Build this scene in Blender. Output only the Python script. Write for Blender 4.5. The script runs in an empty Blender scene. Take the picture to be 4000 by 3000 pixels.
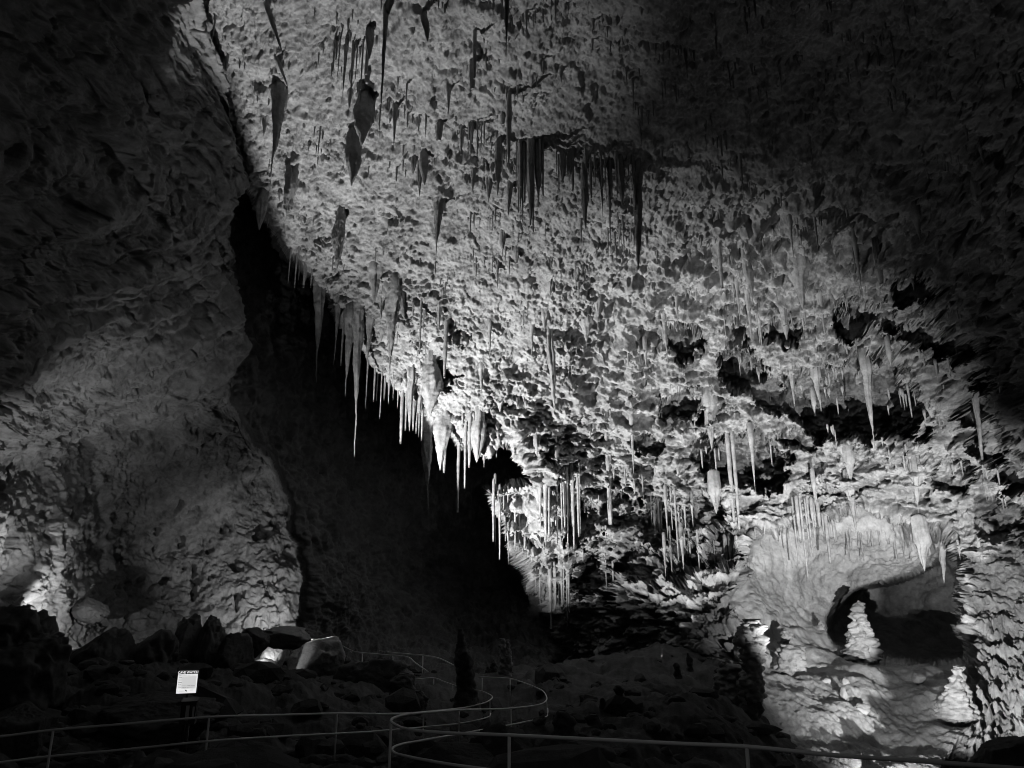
import bpy, math, random
import numpy as np
from mathutils import Vector

# ------------------------------------------------------------------ camera, world, lamps
W, H, F = 2212.0, 1659.0, 1500.0          # working pixel frame of the photograph and focal length in it
PITCH = math.radians(15.0)
CP, SP = math.cos(PITCH), math.sin(PITCH)
scene = bpy.context.scene
col = scene.collection
cam_d = bpy.data.cameras.new("camera")
cam_d.sensor_width = 36.0
cam_d.lens = F / W * 36.0
cam_d.clip_start, cam_d.clip_end = 0.1, 500.0
cam = bpy.data.objects.new("camera", cam_d)
cam.rotation_euler = (math.radians(90) + PITCH, 0, 0)
col.objects.link(cam)
scene.camera = cam

world = bpy.data.worlds.new("World")
scene.world = world
world.use_nodes = True
bg = world.node_tree.nodes["Background"]
bg.inputs[0].default_value = (1, 1, 1, 1)
bg.inputs[1].default_value = 0.007        # underground: no sky, only the faintest stray light

scene.view_settings.view_transform = 'Standard'
scene.view_settings.look = 'None'
scene.view_settings.exposure = 0.0
scene.view_settings.gamma = 1.0
scene.cycles.max_bounces = 4
scene.cycles.diffuse_bounces = 1
scene.cycles.use_denoising = True
scene.cycles.filter_width = 1.0
scene.cycles.sample_clamp_indirect = 3.0


def ray(px, py):
    xc = (px - W / 2) / F
    yc = (H / 2 - py) / F
    return xc, CP - yc * SP, SP + yc * CP


def at(px, py, Y):
    dx, dy, dz = ray(px, py)
    s = Y / dy
    return Vector((dx * s, Y, dz * s))


def spot(name, pos, target, watts, deg, blend=0.3, size=0.12):
    d = bpy.data.lights.new(name, 'SPOT')
    d.energy = watts
    d.spot_size = math.radians(deg)
    d.spot_blend = blend
    d.shadow_soft_size = size
    o = bpy.data.objects.new(name, d)
    o.location = pos
    o.rotation_euler = (Vector(target) - Vector(pos)).to_track_quat('-Z', 'Y').to_euler()
    col.objects.link(o)
    return o


# the floodlights hidden among the rocks of the cave floor, and added fill lamps
KEY = at(588, 1392, 33)
spot("ceiling_floodlight", KEY, KEY + Vector((2.2, -4, 22)), 31000, 62, 1.0, 0.006)
spot("vault_floodlight", KEY, KEY + Vector((11, 10, 12)), 47000, 82, 0.9, 0.006)
spot("wall_floodlight", at(1430, 1420, 38), at(1400, 1000, 44), 6000, 90, 0.5, 0.03)
K2 = Vector((10.5, 12.0, -6.0))
spot("alcove_floodlight", K2, K2 + Vector((11.5, 31, 6)), 46000, 46, 0.8, 0.02)
K3 = Vector((10.8, 22.0, -6.0))
spot("right_wall_floodlight", K3, K3 + Vector((4.6, 17.5, 14)), 27000, 56, 1.0, 0.03)
spot("flowstone_floodlight", K3, at(1930, 1690, 26.5), 3200, 60, 1.0, 0.03)
spot("right_pillar_fill", at(1985, 1700, 21.5), at(2185, 1320, 32), 16000, 46, 0.8, 0.03)  # added lamp, brightens the right pillar
spot("stalagmite_fill", K3 + Vector((0, 0, 1.0)), at(1857, 1365, 42), 15000, 7, 0.7, 0.02)  # added narrow beam that picks out the stalagmite
spot("column_fill", at(1665, 1645, 22.5), at(1595, 1430, 29.8), 4800, 58, 1.0, 0.03)  # added lamp, lifts the crusted column out of the dark
spot("upper_right_fill", K3, at(1800, 330, 27), 800, 84, 1.0, 0.05)  # added dim fill for the upper right ceiling
spot("pillar_fill", at(1010, 1440, 41), at(1160, 1190, 45), 1700, 46, 0.6, 0.03)  # additional lamp, brightens the strip of the lower pillar
spot("left_chamber_floodlight", at(588, 1372, 42.3), at(560, 1250, 47.5), 1250, 104, 1.0, 0.05)
spot("left_wall_floodlight", at(60, 1340, 24.5), at(0, 1090, 27), 1700, 84, 1.0, 0.05)
spot("recess_floodlight", at(125, 1368, 29.5), at(150, 1290, 34), 900, 110, 0.4, 0.03)
spot("strata_floodlight", at(330, 1400, 31), at(370, 600, 32.5), 1350, 80, 1.0, 0.06)
spot("rock_floodlight", at(560, 1418, 31.1), at(586, 1420, 32.4), 130, 76, 0.5, 0.03)
spot("path_light", Vector((-2.0, 1.0, 3.5)), at(1000, 1560, 14), 95, 100, 0.9, 0.3)

STEP = 2.0

# ------------------------------------------------------------------ numeric noise
def _hash(ix, iy, iz, seed):
    h = (ix.astype(np.uint32) * np.uint32(374761393) + iy.astype(np.uint32) * np.uint32(668265263)
         + iz.astype(np.uint32) * np.uint32(2147483647) + np.uint32((seed * 1274126177) & 0xffffffff))
    h = (h ^ (h >> np.uint32(13))) * np.uint32(1274126177)
    h = (h ^ (h >> np.uint32(16))) * np.uint32(2246822519)
    return h ^ (h >> np.uint32(15))


def perlin(p, seed=0):
    i = np.floor(p).astype(np.int32)
    f = (p - i).astype(np.float32)
    u = f * f * f * (f * (f * 6 - 15) + 10)
    out = np.zeros(len(p), np.float32)
    for dx in (0, 1):
        for dy in (0, 1):
            for dz in (0, 1):
                h = _hash(i[:, 0] + dx, i[:, 1] + dy, i[:, 2] + dz, seed)
                gx = (h & np.uint32(1023)).astype(np.float32) / 511.5 - 1
                gy = ((h >> np.uint32(10)) & np.uint32(1023)).astype(np.float32) / 511.5 - 1
                gz = ((h >> np.uint32(20)) & np.uint32(1023)).astype(np.float32) / 511.5 - 1
                w = (u[:, 0] if dx else 1 - u[:, 0]) * (u[:, 1] if dy else 1 - u[:, 1]) * (u[:, 2] if dz else 1 - u[:, 2])
                out += w * (gx * (f[:, 0] - dx) + gy * (f[:, 1] - dy) + gz * (f[:, 2] - dz))
    return out * 1.3


def fbm(p, octaves=4, seed=0, gain=0.5, lac=2.03):
    out = np.zeros(len(p), np.float32)
    a = 1.0
    q = p.astype(np.float32)
    for k in range(octaves):
        out += a * perlin(q + k * 17.3, seed + k)
        a *= gain
        q = q * lac
    return out


def ridged(p, octaves=3, seed=0, gain=0.5):
    out = np.zeros(len(p), np.float32)
    a = 1.0
    q = p.astype(np.float32)
    for k in range(octaves):
        out += a * (1 - 2.2 * np.abs(perlin(q + k * 11.7, seed + k)))
        a *= gain
        q = q * 2.07
    return out


def worley(p, seed=0):
    i = np.floor(p).astype(np.int32)
    f = (p - i).astype(np.float32)
    best = np.full(len(p), 9.0, np.float32)
    for dx in (-1, 0, 1):
        for dy in (-1, 0, 1):
            for dz in (-1, 0, 1):
                h = _hash(i[:, 0] + dx, i[:, 1] + dy, i[:, 2] + dz, seed)
                qx = (h & np.uint32(1023)).astype(np.float32) / 1023 + dx - f[:, 0]
                qy = ((h >> np.uint32(10)) & np.uint32(1023)).astype(np.float32) / 1023 + dy - f[:, 1]
                qz = ((h >> np.uint32(20)) & np.uint32(1023)).astype(np.float32) / 1023 + dz - f[:, 2]
                np.minimum(best, qx * qx + qy * qy + qz * qz, out=best)
    return np.sqrt(best)


def sstep(a, b, x):
    t = np.clip((x - a) / (b - a), 0, 1)
    return t * t * (3 - 2 * t)


# ------------------------------------------------------------------ materials
def rock_material(name, lo, hi, scale=0.6, bump=0.25, bscale=9.0, rough=0.92):
    m = bpy.data.materials.new(name)
    m.use_nodes = True
    nt = m.node_tree
    b = nt.nodes["Principled BSDF"]
    b.inputs["Roughness"].default_value = rough
    b.inputs["Specular IOR Level"].default_value = 0.25
    tc = nt.nodes.new("ShaderNodeTexCoord")
    n1 = nt.nodes.new("ShaderNodeTexNoise")
    n1.inputs["Scale"].default_value = scale
    n1.inputs["Detail"].default_value = 9
    n1.inputs["Roughness"].default_value = 0.75
    rp = nt.nodes.new("ShaderNodeValToRGB")
    rp.color_ramp.elements[0].position = 0.33
    rp.color_ramp.elements[0].color = (lo, lo, lo, 1)
    rp.color_ramp.elements[1].position = 0.62
    rp.color_ramp.elements[1].color = (hi, hi, hi, 1)
    n2 = nt.nodes.new("ShaderNodeTexNoise")
    n2.inputs["Scale"].default_value = bscale
    n2.inputs["Detail"].default_value = 8
    n2.inputs["Roughness"].default_value = 0.8
    bp = nt.nodes.new("ShaderNodeBump")
    bp.inputs["Strength"].default_value = bump
    bp.inputs["Distance"].default_value = 0.15
    L = nt.links.new
    L(tc.outputs["Object"], n1.inputs["Vector"])
    L(tc.outputs["Object"], n2.inputs["Vector"])
    L(n1.outputs["Fac"], rp.inputs["Fac"])
    L(rp.outputs["Color"], b.inputs["Base Color"])
    L(n2.outputs["Fac"], bp.inputs["Height"])
    L(bp.outputs["Normal"], b.inputs["Normal"])
    return m


M_PALE = rock_material("pale_limestone", 0.13, 0.40, 1.1, 0.7, 6.0)
M_CALCITE = rock_material("lightened_calcite", 0.22, 0.52, 0.9, 0.7, 6.0)  # raised in tone to make up for lamp light lost over distance
M_WALL = rock_material("grey_limestone", 0.10, 0.32, 0.8, 0.7, 5.0)
M_SHADE = rock_material("shaded_limestone", 0.05, 0.13, 0.9, 0.7, 5.0)  # darker copy of the limestone: the passage's shade is in the colour
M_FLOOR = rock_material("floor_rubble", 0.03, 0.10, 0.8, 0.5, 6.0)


# ------------------------------------------------------------------ the rock shell
def axis(a, b, lo, hi, step, grow=1.09, cap=14):
    mid = list(np.arange(a, b + step, step))
    s, x, left = step, a, []
    while x > lo:
        s = min(s * grow, cap)
        x -= s
        left.append(x)
    s, x, right = step, mid[-1], []
    while x < hi:
        s = min(s * grow, cap)
        x += s
        right.append(x)
    return np.array(left[::-1] + mid + right, np.float64)


AX = axis(-30, W + 30, -420, W + 420, STEP)
AY = axis(-30, H + 30, -330, H + 350, STEP)
NX, NY = len(AX), len(AY)
GX, GY = np.meshgrid(AX, AY)
gx, gy = GX.ravel(), GY.ravel()


def tps(ctrl):
    c = np.array(ctrl, np.float64)
    P = c[:, :2] / 1000.0
    v = np.log(c[:, 2])
    n = len(P)

    def U(r2):
        return 0.5 * r2 * np.log(r2 + 1e-9)
    d2 = ((P[:, None] - P[None]) ** 2).sum(-1)
    A = np.zeros((n + 3, n + 3))
    A[:n, :n] = U(d2) + np.eye(n) * 1e-4
    A[:n, n] = 1
    A[:n, n + 1:] = P
    A[n:, :n] = A[:n, n:].T
    sol = np.linalg.solve(A, np.concatenate([v, np.zeros(3)]))

    def ev(x, y):
        x, y = x / 1000.0, y / 1000.0
        o = sol[n] + sol[n + 1] * x + sol[n + 2] * y
        for k in range(n):
            o = o + sol[k] * U((x - P[k, 0]) ** 2 + (y - P[k, 1]) ** 2)
        return np.exp(np.clip(o, math.log(3.0), math.log(90.0)))
    return ev


def inside(poly, x, y):
    r = np.zeros(len(x), bool)
    n = len(poly)
    for k in range(n):
        x1, y1 = poly[k]
        x2, y2 = poly[(k + 1) % n]
        if y1 == y2:
            continue
        c = (y1 > y) != (y2 > y)
        r ^= c & (x < (x2 - x1) * (y - y1) / (y2 - y1) + x1)
    return r


def blur(m, k):
    a = m.reshape(NY, NX).astype(np.float64)
    for _ in range(2):
        for ax in (0, 1):
            pad = [(0, 0), (0, 0)]
            pad[ax] = (k + 1, k)
            c = np.cumsum(np.pad(a, pad, mode='edge'), axis=ax)
            n = 2 * k + 1
            a = (c[n:] - c[:-n]) / n if ax == 0 else (c[:, n:] - c[:, :-n]) / n
    return a.ravel()


CEIL = tps([(400, -300, 18), (1100, -300, 16), (2000, -300, 14), (2600, -200, 13),
            (400, 20, 25), (800, 20, 23), (1300, 20, 23), (1700, 20, 22), (2100, 20, 19), (2600, 100, 15),
            (600, 300, 31), (1000, 300, 30), (1500, 300, 29), (2100, 300, 24), (2600, 400, 18),
            (650, 560, 37), (1000, 600, 37), (1400, 600, 37), (1800, 600, 34), (2150, 600, 29), (2600, 700, 22),
            (950, 900, 42), (1200, 900, 43), (1600, 900, 41), (2000, 900, 36), (2250, 900, 31), (2600, 1000, 24),
            (1150, 1050, 44), (1200, 1200, 46), (1500, 1200, 43), (1800, 1130, 40), (2150, 1250, 36), (2600, 1250, 27),
            (1250, 1400, 46), (1400, 1350, 43), (1560, 1400, 38), (1640, 1500, 33), (1620, 1600, 29), (2150, 1450, 34), (2220, 1640, 28),
            (1200, 1500, 47), (1200, 1700, 48), (1500, 1500, 40), (1500, 1700, 38), (1800, 1659, 27), (900, 1500, 50), (900, 1700, 50), (500, 1500, 48), (500, 1700, 48),
            (100, 1500, 36), (100, 1700, 36), (-300, 1500, 22), (-300, 1700, 22), (2000, 1850, 20), (2600, 1700, 15), (2600, 2000, 14), (1600, 2000, 30), (1000, 2000, 45),
            (-300, 2000, 22), (300, 2000, 40)])
LEFT = tps([(-300, -300, 9), (0, -300, 11), (300, -300, 15), (-300, 0, 11), (0, 0, 14), (200, 0, 18), (380, 0, 23),
            (-300, 500, 14), (0, 400, 19), (250, 350, 25), (450, 300, 30), (0, 800, 25), (300, 700, 31), (480, 700, 37),
            (0, 1000, 29), (250, 950, 38), (250, 1150, 42), (450, 1000, 43), (600, 1050, 50), (600, 1250, 48), (450, 1300, 46), (300, 1300, 43),
            (130, 1150, 32), (0, 1150, 27), (0, 1260, 28), (-300, 1000, 18), (-300, 1300, 17), (300, 1450, 40), (600, 1400, 45), (0, 1450, 27)])
BACK = tps([(450, 350, 33), (480, 500, 37), (600, 550, 42), (500, 800, 39), (560, 950, 40), (640, 1150, 40), (650, 1300, 40), (700, 700, 46),
            (800, 1000, 50), (1000, 1050, 54), (1000, 1250, 55), (1150, 1200, 52), (800, 1300, 46), (700, 1400, 41), (900, 1400, 46),
            (1050, 1400, 50), (1150, 1450, 46), (900, 1500, 38), (700, 1480, 36)])
ALCOVE = tps([(1600, 1200, 45), (1700, 1200, 45.5), (1850, 1150, 43.5), (1850, 1250, 47), (1980, 1200, 45), (2050, 1250, 47), (2050, 1380, 46),
              (1700, 1330, 45), (1850, 1370, 45.5), (1950, 1420, 42), (1850, 1425, 41.5), (1700, 1420, 39), (1620, 1330, 41),
              (1850, 1462, 37), (1990, 1470, 36.5), (1700, 1500, 34.5), (1850, 1550, 33), (1700, 1590, 30), (1950, 1560, 32.5), (1850, 1659, 27),
              (2060, 1500, 33.5), (2080, 1600, 28), (1640, 1560, 31), (1650, 1659, 26), (2000, 1659, 26)])

LEFT_POLY = [(-900, -900), (300, -900), (345, -60), (372, 0), (415, 60), (455, 110), (470, 190), (480, 250), (500, 300), (520, 345), (470, 420),
             (478, 520), (488, 640), (492, 760), (503, 860), (520, 905), (545, 955), (592, 992), (622, 1070), (646, 1180), (660, 1250),
             (652, 1310), (648, 1390), (560, 1430), (300, 1440), (120, 1420), (-900, 1420)]
BACK_POLY = [(520, 345), (540, 420), (562, 485), (600, 525), (650, 570), (700, 615), (735, 690), (790, 770), (840, 830), (880, 862), (940, 915), (1000, 955),
             (1050, 985), (1075, 955), (1110, 970), (1140, 1010), (1152, 1048), (1100, 1050), (1045, 1055), (1062, 1110), (1085, 1170), (1110, 1215), (1135, 1268),
             (1165, 1300), (1195, 1360), (1205, 1430), (1150, 1465), (950, 1500), (800, 1490), (640, 1460), (560, 1430), (648, 1390), (652, 1310),
             (660, 1250), (646, 1180), (622, 1070), (592, 992), (545, 955), (520, 905), (503, 860), (492, 760), (488, 640), (478, 520), (470, 420)]
ALCOVE_POLY = [(1575, 1300), (1600, 1250), (1608, 1210), (1625, 1170), (1660, 1150), (1730, 1135), (1800, 1128), (1870, 1112), (1940, 1122), (2010, 1150),
               (2055, 1180), (2078, 1240), (2085, 1330), (2092, 1410), (2102, 1450), (2075, 1500), (2085, 1580), (2020, 1700), (1660, 1700), (1650, 1600),
               (1640, 1500), (1640, 1430), (1600, 1370)]

wp = np.stack([gx / 60.0, gy / 60.0, np.zeros_like(gx)], 1).astype(np.float32)
wx = gx + 14 * fbm(wp, 4, 3)
wy = gy + 14 * fbm(wp + 31.0, 4, 5)
m_left = inside(LEFT_POLY, wx, wy)
m_back = inside(BACK_POLY, wx, wy) & ~m_left
m_alc = inside(ALCOVE_POLY, wx, wy)
k_soft = max(1, int(round(3 / STEP)))
w_left, w_back, w_alc = blur(m_left, k_soft), blur(m_back, k_soft), blur(m_alc, k_soft + 1)
lf = np.log(CEIL(gx, gy))
la = np.log(ALCOVE(gx, gy))
depth = lf * (1 - w_alc) + la * w_alc
w_rest = np.clip(1 - w_left - w_back, 0, 1)
depth = depth * w_rest + np.log(LEFT(gx, gy)) * w_left + np.log(BACK(gx, gy)) * w_back
depth = np.exp(depth)

# recesses in the right-hand wall: (x, y, half width, half height, metres deep)
POCKETS = [(1780, 865, 90, 85, 5.5), (1880, 855, 115, 100, 6.0), (1945, 895, 70, 65, 4.2), (1600, 800, 55, 52, 3.0), (1665, 850, 45, 45, 2.2), (1478, 738, 42, 45, 1.8),
           (1850, 690, 45, 55, 2.0), (1905, 690, 45, 35, 1.5), (1600, 990, 80, 62, 4.2), (1530, 980, 45, 50, 2.0), (1650, 1010, 60, 60, 2.6), (1475, 880, 60, 40, 1.6),
           (2000, 720, 55, 40, 2.0), (2060, 760, 60, 40, 2.0), (2110, 880, 38, 80, 2.2), (2140, 950, 45, 60, 2.0),
           (1980, 620, 60, 40, 1.6), (1690, 720, 30, 28, 1.0), (1590, 730, 30, 28, 1.0), (1330, 1110, 60, 40, 2.0), (1420, 1130, 50, 60, 2.2),
           (1520, 1110, 45, 45, 2.0), (1250, 1130, 35, 55, 1.8), (1380, 1220, 60, 40, 2.0), (1480, 1210, 40, 45, 1.8), (1280, 1240, 40, 60, 2.0), (1560, 1180, 35, 50, 1.6),
           (2050, 1030, 40, 40, 1.5), (2160, 1130, 50, 40, 1.6), (2190, 1020, 40, 60, 2.0), 
           
           (960, 815, 26, 20, 0.7),  # shadow right of the bell-shaped stalactite, sunk in as a recess
           (1730, 950, 40, 20, 1.2), (1400, 960, 40, 24, 1.4)]
px2 = np.stack([gx / 26.0, gy / 26.0, np.zeros_like(gx)], 1).astype(np.float32)
jx = gx + 30 * fbm(px2 * 0.55, 5, 41, 0.62)
jy = gy + 26 * fbm(px2 * 0.55 + 9.0, 5, 43, 0.62)
pocket = np.zeros(len(gx))
for (cx, cy, rx, ry, dm) in POCKETS:
    sel = (np.abs(gx - cx) < rx * 1.6 + 40) & (np.abs(gy - cy) < ry * 1.6 + 40)
    e = np.sqrt(((jx[sel] - cx) / rx) ** 2 + ((jy[sel] - cy) / ry) ** 2)
    # steep lip below, gentler return to the roof above
    up = np.clip((jy[sel] - cy) / ry, -1, 1)
    wdt = 0.10 + 0.30 * np.clip(-up, 0, 1)
    pocket[sel] = np.maximum(pocket[sel], 1.5 * dm * (1 - sstep(1 - wdt, 1.0, e)))
pocket *= (1 - w_left) * (1 - w_back) * (1 - w_alc)

# overhanging sheets of the left vault: the rock left of each line is stepped back
CREASES = [([(60, -80), (150, 40), (205, 110), (245, 154), (287, 238), (332, 290), (371, 371), (420, 450), (470, 560)], 1.3, 70),
           ([(-60, 20), (40, 70), (110, 130), (140, 240), (220, 330), (330, 500), (400, 600)], 0.9, 80),
           ([(-60, 300), (40, 340), (120, 420), (230, 520), (330, 560), (400, 640), (470, 740)], 0.8, 60),
           ([(330, 545), (380, 560), (430, 600), (470, 655), (490, 720)], -1.0, 22),
           ([(-60, 850), (60, 846), (157, 833), (189, 808), (259, 812), (330, 805), (430, 861), (500, 930)], -0.9, 40),
           ([(-60, 600), (60, 640), (180, 650), (300, 720), (400, 790), (490, 860)], 0.6, 40),
           ([(465, 960), (468, 1040), (480, 1110), (520, 1180), (560, 1240)], 0.8, 60),
           ([(-60, 1230), (80, 1240), (180, 1250), (230, 1290), (250, 1330)], -0.8, 40)]
ccx = gx + 10 * fbm(px2 * 0.7 + 5.0, 4, 141)
ccy = gy + 10 * fbm(px2 * 0.7 + 8.0, 4, 143)
crease = np.zeros(len(gx))
for pts, amp, sc in CREASES:
    best = np.full(len(gx), 1e9)
    sgn = np.zeros(len(gx))
    for (x1, y1), (x2, y2) in zip(pts[:-1], pts[1:]):
        ux, uy = x2 - x1, y2 - y1
        t = np.clip(((ccx - x1) * ux + (ccy - y1) * uy) / (ux * ux + uy * uy), 0, 1)
        qx, qy = ccx - x1 - t * ux, ccy - y1 - t * uy
        dd = np.hypot(qx, qy)
        cr = ux * qy - uy * qx
        sel = dd < best
        best[sel] = dd[sel]
        sgn[sel] = cr[sel]
    crease += 0.6 * abs(amp) * np.exp(-best / sc) * sstep(-11, 11, np.sign(sgn) * best * (1 if amp > 0 else -1))
crease *= w_left
SHADE_HOLLOW = [(1785, 1340), (1812, 1300), (1845, 1274), (1905, 1258), (1960, 1246), (2010, 1222), (2040, 1205), (2070, 1240), (2082, 1330), (2088, 1425), (2010, 1432), (1940, 1418), (1892, 1408), (1800, 1390)]  # alcove shadow shaped as a deep hollow so it goes dark
m_hol = blur(inside(SHADE_HOLLOW, gx + 0.5 * (wx - gx), gy + 0.5 * (wy - gy)), k_soft) * w_alc
dx, dy, dz = ray(gx, gy)
s = depth / dy
base = np.stack([dx * s, depth, dz * s], 1)


def grid_normals(P):
    g = P.reshape(NY, NX, 3)
    du = np.gradient(g, axis=1)
    dv = np.gradient(g, axis=0)
    n = np.cross(dv, du).reshape(-1, 3)
    n /= np.linalg.norm(n, axis=1)[:, None] + 1e-12
    flip = (n * P).sum(1) > 0
    n[flip] *= -1
    return n


nb = grid_normals(base)
ns = np.stack([blur(nb[:, k], 8) for k in range(3)], 1)
ns /= np.linalg.norm(ns, axis=1)[:, None] + 1e-12
view = base / np.linalg.norm(base, axis=1)[:, None]
base = base + view * (pocket + crease + 14.0 * m_hol)[:, None]

pf = base.astype(np.float32)
w_ceil = w_rest * (1 - w_alc)
# how ledgy the rock is: smooth under the vault, deeply ledged lower right
ledge = sstep(1150, 1650, gx + 0.7 * (gy - 500)) * sstep(300, 800, gy + 0.35 * (gx - 1200)) * w_ceil
rough_low = sstep(900, 1150, gy) * w_ceil * (1 - 0.8 * sstep(2000, 2060, gx))

pop = sstep(1990, 2080, gx + 0.25 * (gy - 1400) + 26 * fbm(px2 * 0.4, 3, 131)) * sstep(1120, 1290, gy) * w_ceil
pop *= sstep(2480, 2280, gx)
pop = np.maximum(pop, sstep(1470, 1530, gx) * sstep(1700, 1620, gx) * sstep(1290, 1360, gy) * w_ceil)
ledge = ledge * (1 - 0.85 * pop)
d = np.zeros(len(gx), np.float32)
big = fbm(pf / 5.0, 3, 11)
d += (0.55 + 0.5 * ledge) * big + 0.9 * w_ceil * (1 - ledge) * fbm(pf / 11.0, 2, 13)
rg = (0.45 + 0.75 * sstep(-0.3, 0.35, fbm(pf / 4.0, 3, 17))).astype(np.float32)
led = np.stack([pf[:, 0] / 2.4, pf[:, 1] / 2.4, pf[:, 2] / 1.1], 1)
n_led = fbm(led, 4, 21)
d += (0.10 + 0.85 * ledge) * n_led
holes = sstep(0.18, 0.42, fbm(np.stack([pf[:, 0] / 1.3, pf[:, 1] / 1.3, pf[:, 2] / 0.9], 1), 3, 61))
d -= (0.10 + 0.55 * ledge + 0.35 * rough_low * ledge) * holes * (w_ceil + 0.3 * w_left)
led2 = np.stack([pf[:, 0] / 1.15, pf[:, 1] / 1.15, pf[:, 2] / 0.55], 1)
d += 0.42 * np.clip(ledge + 0.5 * rough_low * w_ceil, 0, 1) * fbm(led2, 3, 23, 0.6)
holes2 = sstep(0.12, 0.30, fbm(led2 * 0.8, 3, 63))
d -= 0.65 * np.clip(ledge + 0.6 * rough_low * w_ceil, 0, 1) * holes2
knob = sstep(0.30, 0.50, fbm(pf / 1.7, 3, 65))
d += 0.30 * knob * w_ceil * (1 - 0.5 * ledge)
mid = fbm(pf / 0.85, 4, 31, 0.6)
d += (0.115 * w_ceil + 0.16 * ledge + 0.06 * w_alc + 0.05 * w_left + 0.12 * w_back) * mid
clump = sstep(-0.15, 0.35, fbm(pf / 3.0, 2, 73))
warp = np.stack([fbm(pf / 0.9, 2, 171), fbm(pf / 0.9 + 5.0, 2, 172), fbm(pf / 0.9 + 9.0, 2, 173)], 1)
pw = pf + 0.35 * warp
pits = sstep(0.16, 0.36, fbm(pw / np.array([0.75, 0.6, 0.42], np.float32), 3, 71, 0.6))
d -= (0.05 + 0.32 * clump) * pits * w_ceil * rg
crk = sstep(0.06, 0.015, np.abs(perlin(pw / np.array([1.5, 1.5, 1.0], np.float32), 75))) * sstep(-0.1, 0.3, perlin(pf / 1.7, 76))
d -= 0.22 * crk * (w_ceil + 0.8 * w_left)
grit = ridged(pw / np.array([0.5, 0.5, 0.34], np.float32), 3, 78, 0.65)
d += 0.10 * grit * w_ceil * rg
d += (0.03 * w_ceil + 0.02 * w_left + 0.02 * w_alc) * perlin(pf / 0.11, 89)
fine = fbm(pf / 0.24, 3, 81, 0.7)
d += (0.115 * w_ceil + 0.03 * w_alc + 0.045 * w_left + 0.06 * w_back) * fine
d += w_back * (0.30 * ridged(np.stack([pf[:, 0] / 1.3, pf[:, 1] / 1.3, pf[:, 2] / 4.5], 1), 4, 151, 0.6) + 0.35 * fbm(pf / 1.6, 4, 153, 0.6))
# left wall: broken sheets of strata sloping down towards the passage, flattening lower down
upper = sstep(1050, 780, gy) * w_left
ang = np.radians(18 + 36 * sstep(850, 250, gy - 0.25 * gx))
sx = pf[:, 0] * np.cos(ang) - pf[:, 2] * np.sin(ang)
sz = pf[:, 0] * np.sin(ang) + pf[:, 2] * np.cos(ang)
sw = 0.5 * fbm(pf / 2.6, 3, 191)
st = np.stack([sx / 4.2 + 0.6 * sw, pf[:, 1] / 5.0, sz / 1.05 + 0.7 * sw], 1).astype(np.float32)
sa = np.stack([st[:, 0] * 0.5, st[:, 1] * 0.6, st[:, 2] * 1.6], 1)
band = np.stack([st[:, 0] * 0.22, st[:, 1] * 0.35, st[:, 2] * 0.42], 1)
d += upper * (0.65 * ridged(band, 2, 191, 0.4) - 0.3 * big)
d += upper * (0.42 * ridged(sa / 2.4, 2, 91) + 0.34 * fbm(sa, 5, 95, 0.62))
terr = st[:, 2] * 1.1 + 0.5 * fbm(st * 0.7, 2, 96)
d += upper * 0.26 * (sstep(0.0, 0.8, terr - np.floor(terr)) - sstep(0.85, 1.0, terr - np.floor(terr))) * sstep(-0.2, 0.3, fbm(pf / 3.5, 2, 98))
d += (w_left - upper) * (0.34 * fbm(pf / 1.9, 5, 97, 0.66) + 0.10 * ridged(pf / 0.9, 3, 93))
d += upper * (0.06 * fbm(pf / 0.7, 4, 99, 0.65) + 0.10 * ridged(sa * 2.2, 3, 94, 0.6))
lh = sstep(0.30, 0.5, fbm(pf / np.array([1.1, 1.1, 1.4], np.float32), 3, 161))
d -= 0.5 * lh * (w_left - 0.6 * upper)
# popcorn crust on the right pillar and around the alcove
wq = worley(pf / 0.46, 5)
wq2 = worley(pf / 0.24, 6)
d += pop * (0.55 * (0.75 - wq) + 0.26 * (0.7 - wq2) + 0.25 * fbm(pf / 1.4, 3, 137, 0.6))
# alcove: draped back wall, flowstone lobes with fine rills below
lob = worley(np.stack([pf[:, 0] / 2.6, pf[:, 1] / 2.6, pf[:, 2] / 4.0], 1), 15)
flow = w_alc * sstep(1425, 1500, gy)
back = w_alc - flow
d += flow * (0.42 * (0.75 - lob) + 0.08 * fbm(pf / 0.8, 4, 121, 0.6) + 0.07 * ridged(np.stack([pf[:, 0] / 0.35, pf[:, 1] / 1.6, pf[:, 2] / 1.2], 1), 2, 123))
rill = ridged(np.stack([pf[:, 0] / 0.8, pf[:, 1] / 0.8, pf[:, 2] / 4.5], 1), 3, 125, 0.6)
d += back * (0.16 * rill * sstep(1330, 1180, gy) + 0.30 * fbm(pf / 2.2, 4, 127, 0.55))
d += back * sstep(1780, 1700, gx) * sstep(1260, 1330, gy) * 0.35 * (0.7 - worley(pf / 0.6, 128))
pos = base + ns * d[:, None]
POS = pos.reshape(NY, NX, 3)


def shell_point(px, py):
    """the rock surface seen at a working pixel"""
    i = int(np.clip(np.searchsorted(AX, px), 1, NX - 1))
    j = int(np.clip(np.searchsorted(AY, py), 1, NY - 1))
    return Vector(POS[j, i])


idx = np.arange(NX * NY).reshape(NY, NX)
quads = np.stack([idx[:-1, :-1], idx[1:, :-1], idx[1:, 1:], idx[:-1, 1:]], -1).reshape(-1, 4)
qc = idx[:-1, :-1].ravel()
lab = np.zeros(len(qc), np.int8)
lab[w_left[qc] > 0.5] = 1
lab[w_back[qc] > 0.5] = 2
lab[(w_alc[qc] > 0.5) & (lab == 0)] = 3


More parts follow.
